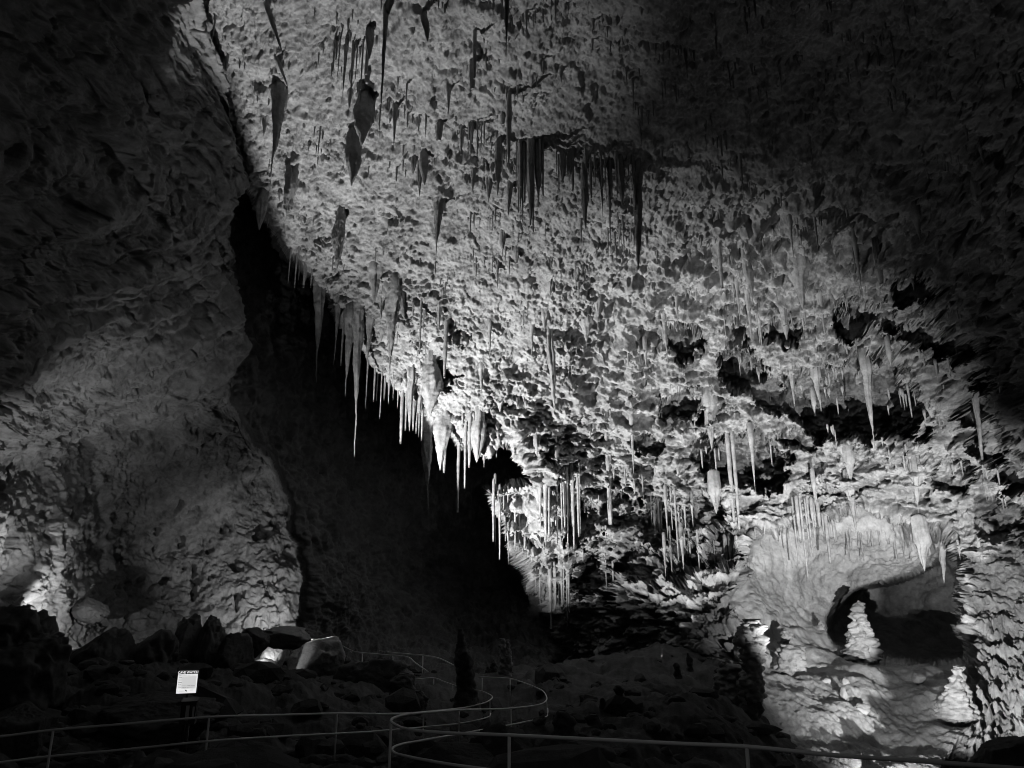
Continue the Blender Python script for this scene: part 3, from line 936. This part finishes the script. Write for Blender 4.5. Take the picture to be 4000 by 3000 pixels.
MAIN = [  # x, top, bottom, width, kind, x of tip (or None), label
    (836, 14, 317, 11, "needle", None, "very long thin dark needle stalactite near the top left of the lit ceiling"),
    (1094, -20, 134, 13, "needle", None, "dark needle stalactite hanging from the top edge, centre of the photo"),
    (574, -10, 120, 15, "leaf", 612, "dark slanting fin of rock at the top left of the lit ceiling"),
    (612, 108, 192, 12, "cone", 623, "tapering dark tip continuing the slanting fin at the top left"),
    (611, 185, 387, 36, "needle", 584, "wide ragged dark stalactite below the slanting fin"),
    (789, 204, 318, 38, "bell", None, "broad dark hood-shaped stalactite left of the long thin needle"),
    (774, 268, 402, 34, "bell", None, "thick pale column-like stalactite under the dark hood"),
    (918, 331, 400, 20, "bell", None, "right and taller of the grey twin stalactites"),
    (908, 352, 426, 16, "cone", None, "left and lower of the grey twin stalactites"),
    (893, 338, 378, 14, "bell", None, "small dark stubby stalactite just left of the grey twins"),
    (952, 423, 567, 24, "needle", 941, "pale stalactite with a dark rounded shadow on its right"),
    (741, 446, 590, 24, "bell", None, "fluted grey stalactite near the left edge of the lit ceiling"),
    (634, 350, 470, 26, "bell", None, "short shaggy stalactite group on the left edge of lit ceiling"),
    (566, 420, 498, 24, "bell", None, "ragged pale lump of rock hanging at the left edge of lit ceiling"),
    (694, 556, 829, 38, "needle", 680, "leftmost of the big pale stalactites hanging over the dark passage"),
    (737, 580, 790, 22, "needle", 720, "slender pale stalactite second from left over the dark passage"),
    (742, 700, 790, 4, "straw", None, "thin straw between the slender stalactite and the longest one"),
    (778, 574, 988, 38, "needle", 763, "longest pale stalactite, its needle tip hanging over the dark passage"),
    (756, 690, 860, 22, "needle", None, "side lobe on the left of the longest pale stalactite"),
    (815, 582, 658, 28, "cone", None, "short cone stalactite with its right side dark, right of the longest one"),
    (849, 624, 828, 38, "needle", 841, "broad fluted stalactite right of the longest one, pale left side"),
    (866, 628, 690, 18, "leaf", 874, "flap shaped as the shadow beside the broad fluted stalactite"),  # stands where the broad fluted stalactite casts its shadow
    (801, 690, 786, 15, "cone", None, "narrow cone between the longest and the broad fluted stalactite"),
    (888, 815, 932, 20, "cone", None, "cone over the dark passage, left of the bell-shaped stalactite"),
    (932, 782, 905, 36, "bell", None, "bell-shaped fluted stalactite with a big dark shadow on its right"),
    (928, 905, 1100, 32, "needle", 927, "long tapering stalactite below the bell-shaped one, over the dark passage"),
    (949, 905, 1016, 36, "leaf", None, "flat leaf-shaped pale drapery beside the long tapering stalactite"),
    (960, 985, 1021, 7, "straw", None, "stub hanging from the leaf-shaped drapery"),
    (1034, 900, 1000, 30, "bell", None, "pale fluted two-tipped stalactite right of the leaf-shaped drapery"),
    (1046, 945, 1010, 10, "cone", None, "right tip of the pale two-tipped stalactite"),
    (964, 696, 816, 9, "straw", None, "dark straight needle above and right of the bell-shaped stalactite"),
    (949, 660, 726, 11, "cone", None, "small dark cone with a curved arm, right of the broad fluted stalactite"),
    (911, 642, 765, 5, "straw", None, "very thin dark stalactite between the broad fluted one and the small dark cone"),
    (1005, 915, 1055, 6, "straw", None, "second of the thin straws left of the two-tipped stalactite"),
    (994, 955, 1107, 6, "straw", None, "longest thin straw left of the two-tipped stalactite"),
    (1016, 905, 1010, 8, "straw", None, "straw just left of the two-tipped stalactite"),
    (1073, 568, 626, 8, "cone", None, "lone small dark spike in the middle of the bright ceiling"),
    (1057, 704, 779, 7, "cone", None, "thin spike among curling strands in the middle of the bright ceiling"),
    (1147, 700, 774, 9, "cone", None, "small funnel-shaped stalactite right of the curling strands"),
    (1186, 715, 892, 15, "bell", 1198, "ragged wall pillar with a dark shadow on its right, centre"),
    (1432, 680, 797, 12, "needle", 1445, "pale thin stalactite in front of the dark niche"),
    (1313, 948, 1134, 13, "straw", None, "tall half dark half pale column stalactite in the lower centre"),
    (1363, 905, 1028, 8, "cone", None, "thin pale stalactite right of the tall half dark column"),
    (1124, 312, 452, 13, "bell", None, "left fused dark strand in the soda straw curtain"),
    (1145, 298, 486, 15, "bell", None, "middle and longest fused dark strand in the soda straw curtain"),
    (1162, 308, 440, 12, "bell", None, "right fused dark strand in the soda straw curtain"),
    (1213, 320, 398, 14, "bell", None, "left dark strand of the short straw row"),
    (1230, 322, 380, 13, "bell", None, "right dark strand of the short straw row"),
    (1340, 338, 450, 16, "bell", None, "dark strand between the long needle and the wide dark stalactite"),
    (1377, 350, 585, 20, "bell", 1382, "wide dark stalactite at the right end of the soda straw curtain"),
    (1259, 345, 500, 17, "bell", None, "thick dark stalactite right of the soda straw curtain"),
    (1253, 470, 530, 7, "cone", None, "spike under the thick dark stalactite"),
    (1298, 345, 492, 9, "needle", None, "dark needle between the thick and the wide dark stalactites"),
    (1315, 350, 562, 9, "needle", 1318, "long dark needle left of the wide dark stalactite"),
    (1076, 300, 424, 15, "bell", None, "dark fluted stalactite left of the soda straw curtain"),
    (1099, 200, 368, 12, "bell", None, "tall dark ragged stalactite above the left end of the soda straw curtain"),
    (1017, 280, 347, 10, "cone", None, "dark forked stalactite left of the tall ragged one"),
    (1100, 395, 470, 18, "cone", 1096, "dark stalactite with a ragged flap, left under the curtain"),
    (1056, 390, 438, 18, "cone", None, "small dark triangular stalactite left under the curtain"),
    (1021, 368, 420, 13, "cone", None, "small dark cone with a hooked top, left of the triangular one"),
    (1722, 590, 668, 38, "cone", None, "wide dark carrot-shaped stalactite in the right part of the ceiling"),
    (1770, 640, 765, 9, "needle", None, "dark cluster spike below the carrot-shaped stalactite"),
    (1692, 670, 735, 14, "bell", 1700, "dark bent stalactite left of the cluster spike"),
    (1640, 690, 760, 6, "cone", None, "thin dark spike left of the bent stalactite"),
    (1708, 790, 880, 13, "cone", None, "pale stalactite hanging in the big dark recess, left"),
    (1870, 800, 985, 18, "needle", None, "pale stalactite hanging in the big dark recess, right"),
    (1572, 960, 1130, 9, "straw", None, "left of two tall pale straws in the dark niche above the arch"),
    (1583, 965, 1150, 8, "straw", None, "right of two tall pale straws in the dark niche above the arch"),
    (1622, 950, 1080, 9, "needle", None, "pale needle right of the two tall straws in the dark niche"),
    (1835, 1060, 1150, 16, "cone", None, "dark stalactite on the bright wall above the arch"),
    (1980, 1030, 1110, 16, "needle", 1984, "dark fringe-like stalactite right above the arch"),
    (2125, 850, 1090, 12, "needle", 2132, "long dark stalactite on the right wall"),
    (2140, 960, 1105, 9, "needle", None, "second long dark stalactite on the right wall"),
    (2150, 800, 925, 10, "cone", 2157, "pale thin stalactite high on the right wall"),
    (2030, 1160, 1262, 20, "cone", 2041, "thick pale stalactite hanging at the right side of the arch"),
    (1992, 1172, 1235, 22, "cone", 2000, "pale ragged drapery left of the thick stalactite in the arch"),
    (1590, 620, 700, 8, "cone", None, "dark spike left of the carrot-shaped stalactite"),
    (1612, 560, 650, 20, "leaf", 1625, "dark slanted flap left of the carrot-shaped stalactite"),
    (1850, 520, 660, 9, "needle", None, "thin dark stalactite above the big dark recess"),
    (1745, 300, 370, 6, "cone", None, "faint thin stalactite in the dim upper right"),
    (1598, 330, 420, 8, "cone", None, "faint dark stalactite in the dim ceiling, right of the curtain"),
    (1705, 480, 560, 7, "cone", None, "dim spike above the dark slanted flap"),
    (469, 28, 90, 5, "cone", None, "tiny thin spike by the left edge of the lit ceiling at the top"),
    (461, 100, 145, 4, "cone", None, "second tiny spike by the left edge of the lit ceiling at the top"),
    (915, 15, 90, 18, "leaf", 925, "dark ragged stalactite right of the very long needle"),
    (800, 60, 130, 20, "bell", None, "dark shaggy stalactite left of the very long needle"),
    (855, 225, 320, 12, "cone", None, "dark stalactite right of the broad hood"),
    (921, 240, 300, 6, "cone", None, "thin dark hook-topped spike in the upper ceiling"),
    (745, 105, 215, 9, "cone", None, "dark spike in the shaggy group at the top left"),
    (762, 120, 230, 7, "cone", None, "second dark spike in the shaggy group at the top left"),
]
for (x, a_, b_, w, kd, xt, lb) in MAIN:
    Yo = None
    if lb.startswith(("longest pale", "leftmost of", "slender pale", "side lobe", "thin straw between")):
        Yo = 38.6
    flat = 0.6 if kd == "leaf" else 1.0
    stalactite(x, a_, b_, w, lb, kd, xt, Yo, flat)

CURTAINS = [  # name of the row, x from, x to, count, top from, top to, bottom min, bottom max, width
    ("dark soda straw curtain under the shelf", 1116, 1170, 17, 314, 306, 400, 520, 5.5),
    ("short straw row right of the dark curtain", 1202, 1238, 9, 328, 326, 375, 430, 4.5),
    ("straw row between the thick and wide dark stalactites", 1268, 1372, 12, 330, 345, 400, 480, 4.5),
    ("straw fringe below the wide dark stalactites", 1310, 1400, 12, 490, 500, 520, 560, 4),
    ("straw row along the upper ledge left of the curtain", 985, 1045, 8, 285, 265, 300, 345, 4),
    ("straw fringe under the upper ledge at the hood", 845, 905, 7, 232, 240, 255, 285, 5),
    ("shaggy straw row at the top left", 715, 790, 10, 95, 105, 130, 215, 5),
    ("fringe of straws below the longest stalactite", 798, 868, 9, 785, 850, 860, 905, 4),
    ("fringe of straws left of the leaf drapery", 872, 915, 7, 850, 900, 920, 985, 4.5),
    ("straw row at the left edge of the lit ceiling", 628, 676, 6, 545, 580, 600, 625, 4),
    ("long straw curtain in the lower centre", 1168, 1246, 16, 1045, 1040, 1120, 1215, 5),
    ("straw curtain of the bright lower pillar", 1060, 1130, 8, 1060, 1120, 1150, 1215, 4.5),
    ("straw fringe on the tip of the bright lower pillar", 1185, 1240, 10, 1250, 1260, 1300, 1370, 4),
    ("hanging straws left of the arch", 1570, 1612, 9, 1185, 1195, 1230, 1340, 5),
    ("straws in the roof of the arch", 1715, 1800, 12, 1120, 1118, 1140, 1250, 4.5),
    ("straws on the right roof of the arch", 1810, 1970, 14, 1150, 1165, 1170, 1215, 4),
    ("pale straws in the dark centre wall", 1400, 1500, 12, 1080, 1110, 1130, 1215, 4.5),
    ("straw row on the lower right wall", 1440, 1560, 9, 1180, 1200, 1225, 1290, 4.5),
]
ORD = ["leftmost", "second from left", "third from left", "fourth from left", "fifth from left", "sixth from left", "seventh from left", "eighth from left", "ninth from left",
       "tenth from left", "eleventh from left", "twelfth from left", "thirteenth from left", "fourteenth from left", "fifteenth from left", "sixteenth from left", "seventeenth from left"]
rnd = random.Random(7)
for (nm, x0, x1, n, t0, t1, b0, b1, w) in CURTAINS:
    for k in range(n):
        f = k / max(1, n - 1)
        gap = (x1 - x0) / max(1, n - 1)
        x = x0 + (x1 - x0) * f + rnd.uniform(-0.48, 0.48) * gap
        bt = b0 + (b1 - b0) * rnd.random() ** 1.3
        Yo = None
        if "arch" in nm:
            Yo = float(shell_point(x, t0 + (t1 - t0) * f).y) - 0.1
        ty = t0 + (t1 - t0) * f + rnd.uniform(-15, 9)
        stalactite(x, ty, max(bt, ty + 12), w * rnd.choice((0.6, 0.8, 1.0, 1.1, 1.7)), ("last" if k == n - 1 else ORD[k]) + " in the " + nm, "straw" if rnd.random() < 0.75 else "cone", None, Yo,
                   group=nm, name="soda_straw")

# ------------------------------------------------------------------ stalagmites, columns and crusted clusters
def lumpy(name, label, cat, pts, Y, mat, seed, lump=0.16, cell=0.16, sides=40, depth_scale=1.0, group=None):
    """upright body of revolution given as (x, y, half width) in working pixels from top to bottom, crusted with knobs"""
    ys = np.array([p[1] for p in pts], float)
    n = int(max(30, (ys[-1] - ys[0]) * 1.1))
    sides = int(sides * 1.5)
    yy_ = np.linspace(ys[0], ys[-1], n)
    xs = np.interp(yy_, ys, [p[0] for p in pts])
    ws = np.interp(yy_, ys, [p[2] for p in pts]) * Y / F
    c = [at(a_, b_, Y) for a_, b_ in zip(xs, yy_)]
    org = c[-1]
    th = np.linspace(0, 2 * np.pi, sides, endpoint=False)
    P = np.array([[c[k].x - org.x + ws[k] * math.cos(t_), depth_scale * ws[k] * math.sin(t_), c[k].z - org.z] for k in range(n) for t_ in th])
    q = P.astype(np.float32) + seed * 2.3
    r = 1.25 * lump * (0.60 - worley(q / cell, seed)) + 0.4 * lump * (0.6 - worley(q / (cell * 0.5), seed + 5)) + lump * 0.7 * fbm(q / (cell * 2.6), 3, seed + 1, 0.6)
    rad = np.stack([np.tile(np.cos(th), n), np.tile(np.sin(th), n), np.full(n * sides, 0.12)], 1)
    P = P + rad * r[:, None]
    Fc = [(k * sides + j, (k + 1) * sides + j, (k + 1) * sides + (j + 1) % sides, k * sides + (j + 1) % sides) for k in range(n - 1) for j in range(sides)]
    Fc.append(tuple(range(sides))[::-1])
    Fc = [tuple(reversed(f)) for f in Fc]
    return tag(add_mesh(name, P, Fc, mat, None, org), label, cat, group)


ya = 41.6
lumpy("stalagmite", "tall knobbly pale stalagmite shaped like a fir tree inside the arch", "stalagmite",
      [(1854, 1297, 2), (1855, 1310, 6), (1857, 1340, 11), (1859, 1370, 18), (1860, 1395, 25), (1858, 1420, 34), (1852, 1440, 44)], ya, M_CRUST, 11, 0.36, 0.34)
co = empty("column", at(1622, 1650, 29.5))
tag(co, "crusted column left of the arch, pale knobs above and a shade-coloured trunk below", "column")


def part_of(root, o):
    o.location = o.location - root.location
    o.parent = root
    for k_ in ("label", "category", "group"):
        if k_ in o:
            del o[k_]
    return o


part_of(co, lumpy("crust", "", "", [(1626, 1340, 8), (1624, 1352, 22), (1620, 1385, 30), (1624, 1410, 24), (1622, 1440, 18), (1624, 1470, 20), (1626, 1500, 25), (1622, 1520, 17)], 29.5, M_CRUST, 12, 0.30, 0.28))
part_of(co, lumpy("trunk", "", "", [(1624, 1500, 12), (1622, 1520, 19), (1620, 1560, 19), (1621, 1600, 21), (1622, 1650, 27)], 29.5, M_BOULDER, 18, 0.22, 0.35))  # shadow on the lower column is put into this dark material
lumpy("crust_cluster", "pale knobbly cluster left of the crusted column", "rock formation",
      [(1562, 1432, 8), (1574, 1445, 18), (1578, 1470, 30), (1576, 1500, 34), (1570, 1530, 26)], 30.5, M_CRUST, 13, 0.34, 0.30)
lumpy("crust_cluster", "squat pale knobbly cluster on the alcove floor right of the crusted column", "rock formation",
      [(1700, 1392, 10), (1706, 1402, 22), (1706, 1425, 26), (1704, 1446, 30)], 37.0, M_CRUST, 14, 0.30, 0.30)
lumpy("crust_cluster", "cluster of pale nodules above the squat cluster in the alcove", "rock formation",
      [(1696, 1362, 5), (1698, 1372, 10), (1692, 1384, 9), (1690, 1396, 6)], 38.5, M_CRUST, 15, 0.24, 0.24)
lumpy("stalagmite", "leaning crusted stalagmite by the right wall below the arch", "stalagmite",
      [(2072, 1440, 5), (2070, 1460, 12), (2066, 1490, 20), (2066, 1520, 30), (2070, 1548, 38)], 31.0, M_CRUST, 16, 0.20, 0.24)
lumpy("stalagmite", "little pale stalagmite on the left part of the alcove floor", "stalagmite",
      [(1773, 1338, 2), (1773, 1345, 5), (1774, 1360, 7)], 43.5, M_CRUST, 17, 0.10, 0.2)
for k, (a_, b_, w_, h_, lb) in enumerate([(1786, 1471, 11, 7, "left nodule of pale crust on the flowstone"), (1826, 1474, 10, 9, "middle nodule of pale crust on the flowstone, with a beaded trail below"),
                                          (1822, 1500, 7, 14, "beaded trail of crust under the middle nodule"), (1984, 1466, 16, 12, "right cup-shaped nodule of pale crust on the flowstone"),
                                          (1862, 1535, 20, 12, "broad pale nodule low on the flowstone")]):
    sp = shell_point(a_, b_ + h_)
    boulder(lb, a_, b_, w_, h_, sp.y - 0.05, 700 + k, M_CRUST, 4, 0.35, "nodule", "rock formation", "pale nodules on the flowstone")
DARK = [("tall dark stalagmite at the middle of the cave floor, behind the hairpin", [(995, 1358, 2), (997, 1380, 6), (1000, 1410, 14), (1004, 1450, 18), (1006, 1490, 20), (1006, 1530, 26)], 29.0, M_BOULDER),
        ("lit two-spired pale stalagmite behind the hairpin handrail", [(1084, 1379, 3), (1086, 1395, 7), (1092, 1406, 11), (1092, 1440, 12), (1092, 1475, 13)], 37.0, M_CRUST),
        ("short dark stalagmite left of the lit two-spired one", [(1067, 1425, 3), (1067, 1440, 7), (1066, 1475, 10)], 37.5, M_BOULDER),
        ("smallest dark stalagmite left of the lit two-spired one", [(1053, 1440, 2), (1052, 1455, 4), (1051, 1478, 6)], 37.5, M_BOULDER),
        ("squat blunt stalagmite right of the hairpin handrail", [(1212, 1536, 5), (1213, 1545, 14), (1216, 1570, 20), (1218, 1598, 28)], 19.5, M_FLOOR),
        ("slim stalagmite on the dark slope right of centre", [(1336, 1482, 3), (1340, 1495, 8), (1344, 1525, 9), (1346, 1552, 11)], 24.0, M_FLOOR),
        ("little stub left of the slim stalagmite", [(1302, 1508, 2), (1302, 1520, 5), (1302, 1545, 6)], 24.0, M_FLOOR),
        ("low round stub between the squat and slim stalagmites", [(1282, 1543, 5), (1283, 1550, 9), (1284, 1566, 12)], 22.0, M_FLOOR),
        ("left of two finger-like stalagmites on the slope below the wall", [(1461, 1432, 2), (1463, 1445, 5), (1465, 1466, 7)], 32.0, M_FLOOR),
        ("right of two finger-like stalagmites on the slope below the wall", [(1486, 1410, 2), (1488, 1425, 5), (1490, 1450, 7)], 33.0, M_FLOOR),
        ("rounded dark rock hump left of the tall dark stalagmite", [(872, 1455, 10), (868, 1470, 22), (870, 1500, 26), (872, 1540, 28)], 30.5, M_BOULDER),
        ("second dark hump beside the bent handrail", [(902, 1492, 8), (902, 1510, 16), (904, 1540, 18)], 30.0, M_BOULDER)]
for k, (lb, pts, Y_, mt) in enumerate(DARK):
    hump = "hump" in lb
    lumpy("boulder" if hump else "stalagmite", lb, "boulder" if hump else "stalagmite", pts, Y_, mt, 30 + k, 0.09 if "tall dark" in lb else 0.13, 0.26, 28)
lumpy("stalagmite", "thin right spire of the lit two-spired pale stalagmite", "stalagmite", [(1097, 1382, 2), (1098, 1395, 4), (1098, 1420, 6)], 36.8, M_CRUST, 60, 0.08, 0.15, 20)

# ------------------------------------------------------------------ the many small stalactites of the ceiling
LAND = [("the very long thin needle", 830, 170), ("the slanting fin", 600, 90), ("the broad dark hood", 790, 270), ("the grey twin stalactites", 915, 375),
        ("the pale stalactite with the rounded shadow", 950, 490), ("the dark needle at the top edge", 1096, 60), ("the tall dark ragged stalactite", 1099, 280),
        ("the soda straw curtain", 1142, 400), ("the wide dark stalactite at the curtain", 1378, 460), ("the lone small spike in mid ceiling", 1073, 600),
        ("the broad fluted stalactite", 848, 720), ("the bell-shaped stalactite", 930, 840), ("the curling strands", 1057, 740), ("the ragged wall pillar", 1190, 800),
        ("the pale thin stalactite at the dark niche", 1436, 740), ("the carrot-shaped stalactite", 1722, 630), ("the dim upper right ceiling", 1745, 335),
        ("the two-tipped stalactite", 1040, 950), ("the tall half dark column", 1313, 1040), ("the longest pale stalactite", 778, 640), ("the wide ragged stalactite", 600, 290),
        ("the big dark recess", 1840, 870), ("the two tall pale straws", 1578, 1050), ("the arch", 1840, 1130), ("the long dark stalactite on the right wall", 2128, 970)]


def where(x, y):
    nm, lx, ly = min(LAND, key=lambda q: math.hypot(q[1] - x, q[2] - y))
    dx_, dy_ = x - lx, y - ly
    v = "above" if dy_ < 0 else "below"
    h = "left of" if dx_ < 0 else "right of"
    if abs(dx_) < 0.45 * abs(dy_):
        return v + " " + nm, math.hypot(dx_, dy_)
    if abs(dy_) < 0.45 * abs(dx_):
        return h + " " + nm, math.hypot(dx_, dy_)
    return v + " and " + h + " " + nm, math.hypot(dx_, dy_)


rs = np.random.RandomState(5)
cand = []
while len(cand) < 72:
    x, y = rs.uniform(470, 2150), rs.uniform(-20, 1080)
    if inside(BACK_POLY, np.array([x]), np.array([y]))[0] or inside(LEFT_POLY, np.array([x - 25]), np.array([y]))[0] or inside(ALCOVE_POLY, np.array([x]), np.array([y]))[0]:
        continue
    if x > 1500 and y < 420 and rs.rand() < 0.7:
        continue
    if any(math.hypot(c[0] - x, (c[1] - y) * 0.7) < 38 for c in cand):
        continue
    hgt = float(np.clip(rs.lognormal(3.45, 0.55), 16, 105))
    cand.append((x, y, hgt))
info = []
for (x, y, hgt) in cand:
    wh, dist = where(x, y)
    sz = "tiny" if hgt < 24 else "short" if hgt < 36 else "longer"
    info.append([wh, sz, dist, x, y, hgt])
seen = {}
for it in sorted(info, key=lambda q: q[2]):
    key_ = (it[0], it[1])
    seen[key_] = seen.get(key_, 0) + 1
    n_ = seen[key_]
    pre = ["nearest", "second nearest", "third nearest", "fourth nearest", "fifth nearest", "sixth nearest"][min(n_ - 1, 5)]
    lb = pre + " " + it[1] + " dark stalactite " + it[0]
    stalactite(it[3], it[4], it[4] + it[5], rs.uniform(3.5, 12) * (1 + it[5] / 80), lb, rs.choice(["cone", "needle", "straw", "cone"]), None, None,
               group="small scattered stalactites of the ceiling")

# past those, the countless tiny straws and flecks of the ceiling are one mass
VV, FF = [], []
nv = 0
k = 0
cl = rs.uniform([470, -20], [2180, 1300], (260, 2))
while k < 900:
    c_ = cl[rs.randint(len(cl))]
    x, y = c_[0] + rs.randn() * 16, c_[1] + rs.randn() * 9
    if inside(BACK_POLY, np.array([x]), np.array([y]))[0] or inside(LEFT_POLY, np.array([x - 12]), np.array([y]))[0] or inside(ALCOVE_POLY, np.array([x]), np.array([y]))[0]:
        k += 1
        continue
    p = anchor(x, y)
    L_ = rs.lognormal(-0.75, 0.5) * (1.5 if y > 950 else 1.0)
    V, Fc = spike_geo(min(L_, 2.2), rs.uniform(0.018, 0.055), 2000 + k, "straw" if rs.rand() < 0.5 else "cone", (0, 0), 0.25)
    VV.append(V + np.array(p[:]))
    FF += [tuple(i + nv for i in f) for f in Fc]
    nv += len(V)
    k += 1
tag(add_mesh("tiny_straws", np.concatenate(VV), FF, M_STAL), "countless tiny straws and flecks hanging all over the lit cave ceiling", "stalactites", None, "stuff")

# ------------------------------------------------------------------ broken rock littering the floor: nobody could count it
VV, FF = [], []
nv = 0
rr_ = np.random.RandomState(77)
RV, RF = ico(2)
for k in range(900):
    py = 1390 + 330 * rr_.rand() ** 0.9
    px = rr_.uniform(-60, 1640)
    Yr = 6400.0 / (py - 1235 + 30) * rr_.uniform(0.85, 1.35)
    if Yr > 46 or Yr < 9:
        continue
    xr = (px - W / 2) / F * Yr * 1.06
    if abs(py - 1640) < 12 and px > 900:
        continue
    zr = float(floor_height(xr, Yr)[0])
    sz_ = rr_.lognormal(-1.55, 0.55)
    q = RV.astype(np.float32) + k * 1.37
    r = 1 + 0.35 * fbm(q * 1.2, 2, 900 + k % 50)
    for _ in range(7):
        nv_ = rr_.randn(3)
        nv_ /= np.linalg.norm(nv_)
        dt = RV @ nv_
        r = np.where(dt > 0.05, np.minimum(r, rr_.uniform(0.55, 0.95) / np.maximum(dt, 1e-3)), r)
    P = RV * r[:, None] * np.array([sz_ * rr_.uniform(0.8, 1.5), sz_, sz_ * rr_.uniform(0.5, 0.9)]) + np.array([xr, Yr, zr + 0.1 * sz_])
    VV.append(P)
    FF += [tuple(i + nv for i in f) for f in RF]
    nv += len(P)
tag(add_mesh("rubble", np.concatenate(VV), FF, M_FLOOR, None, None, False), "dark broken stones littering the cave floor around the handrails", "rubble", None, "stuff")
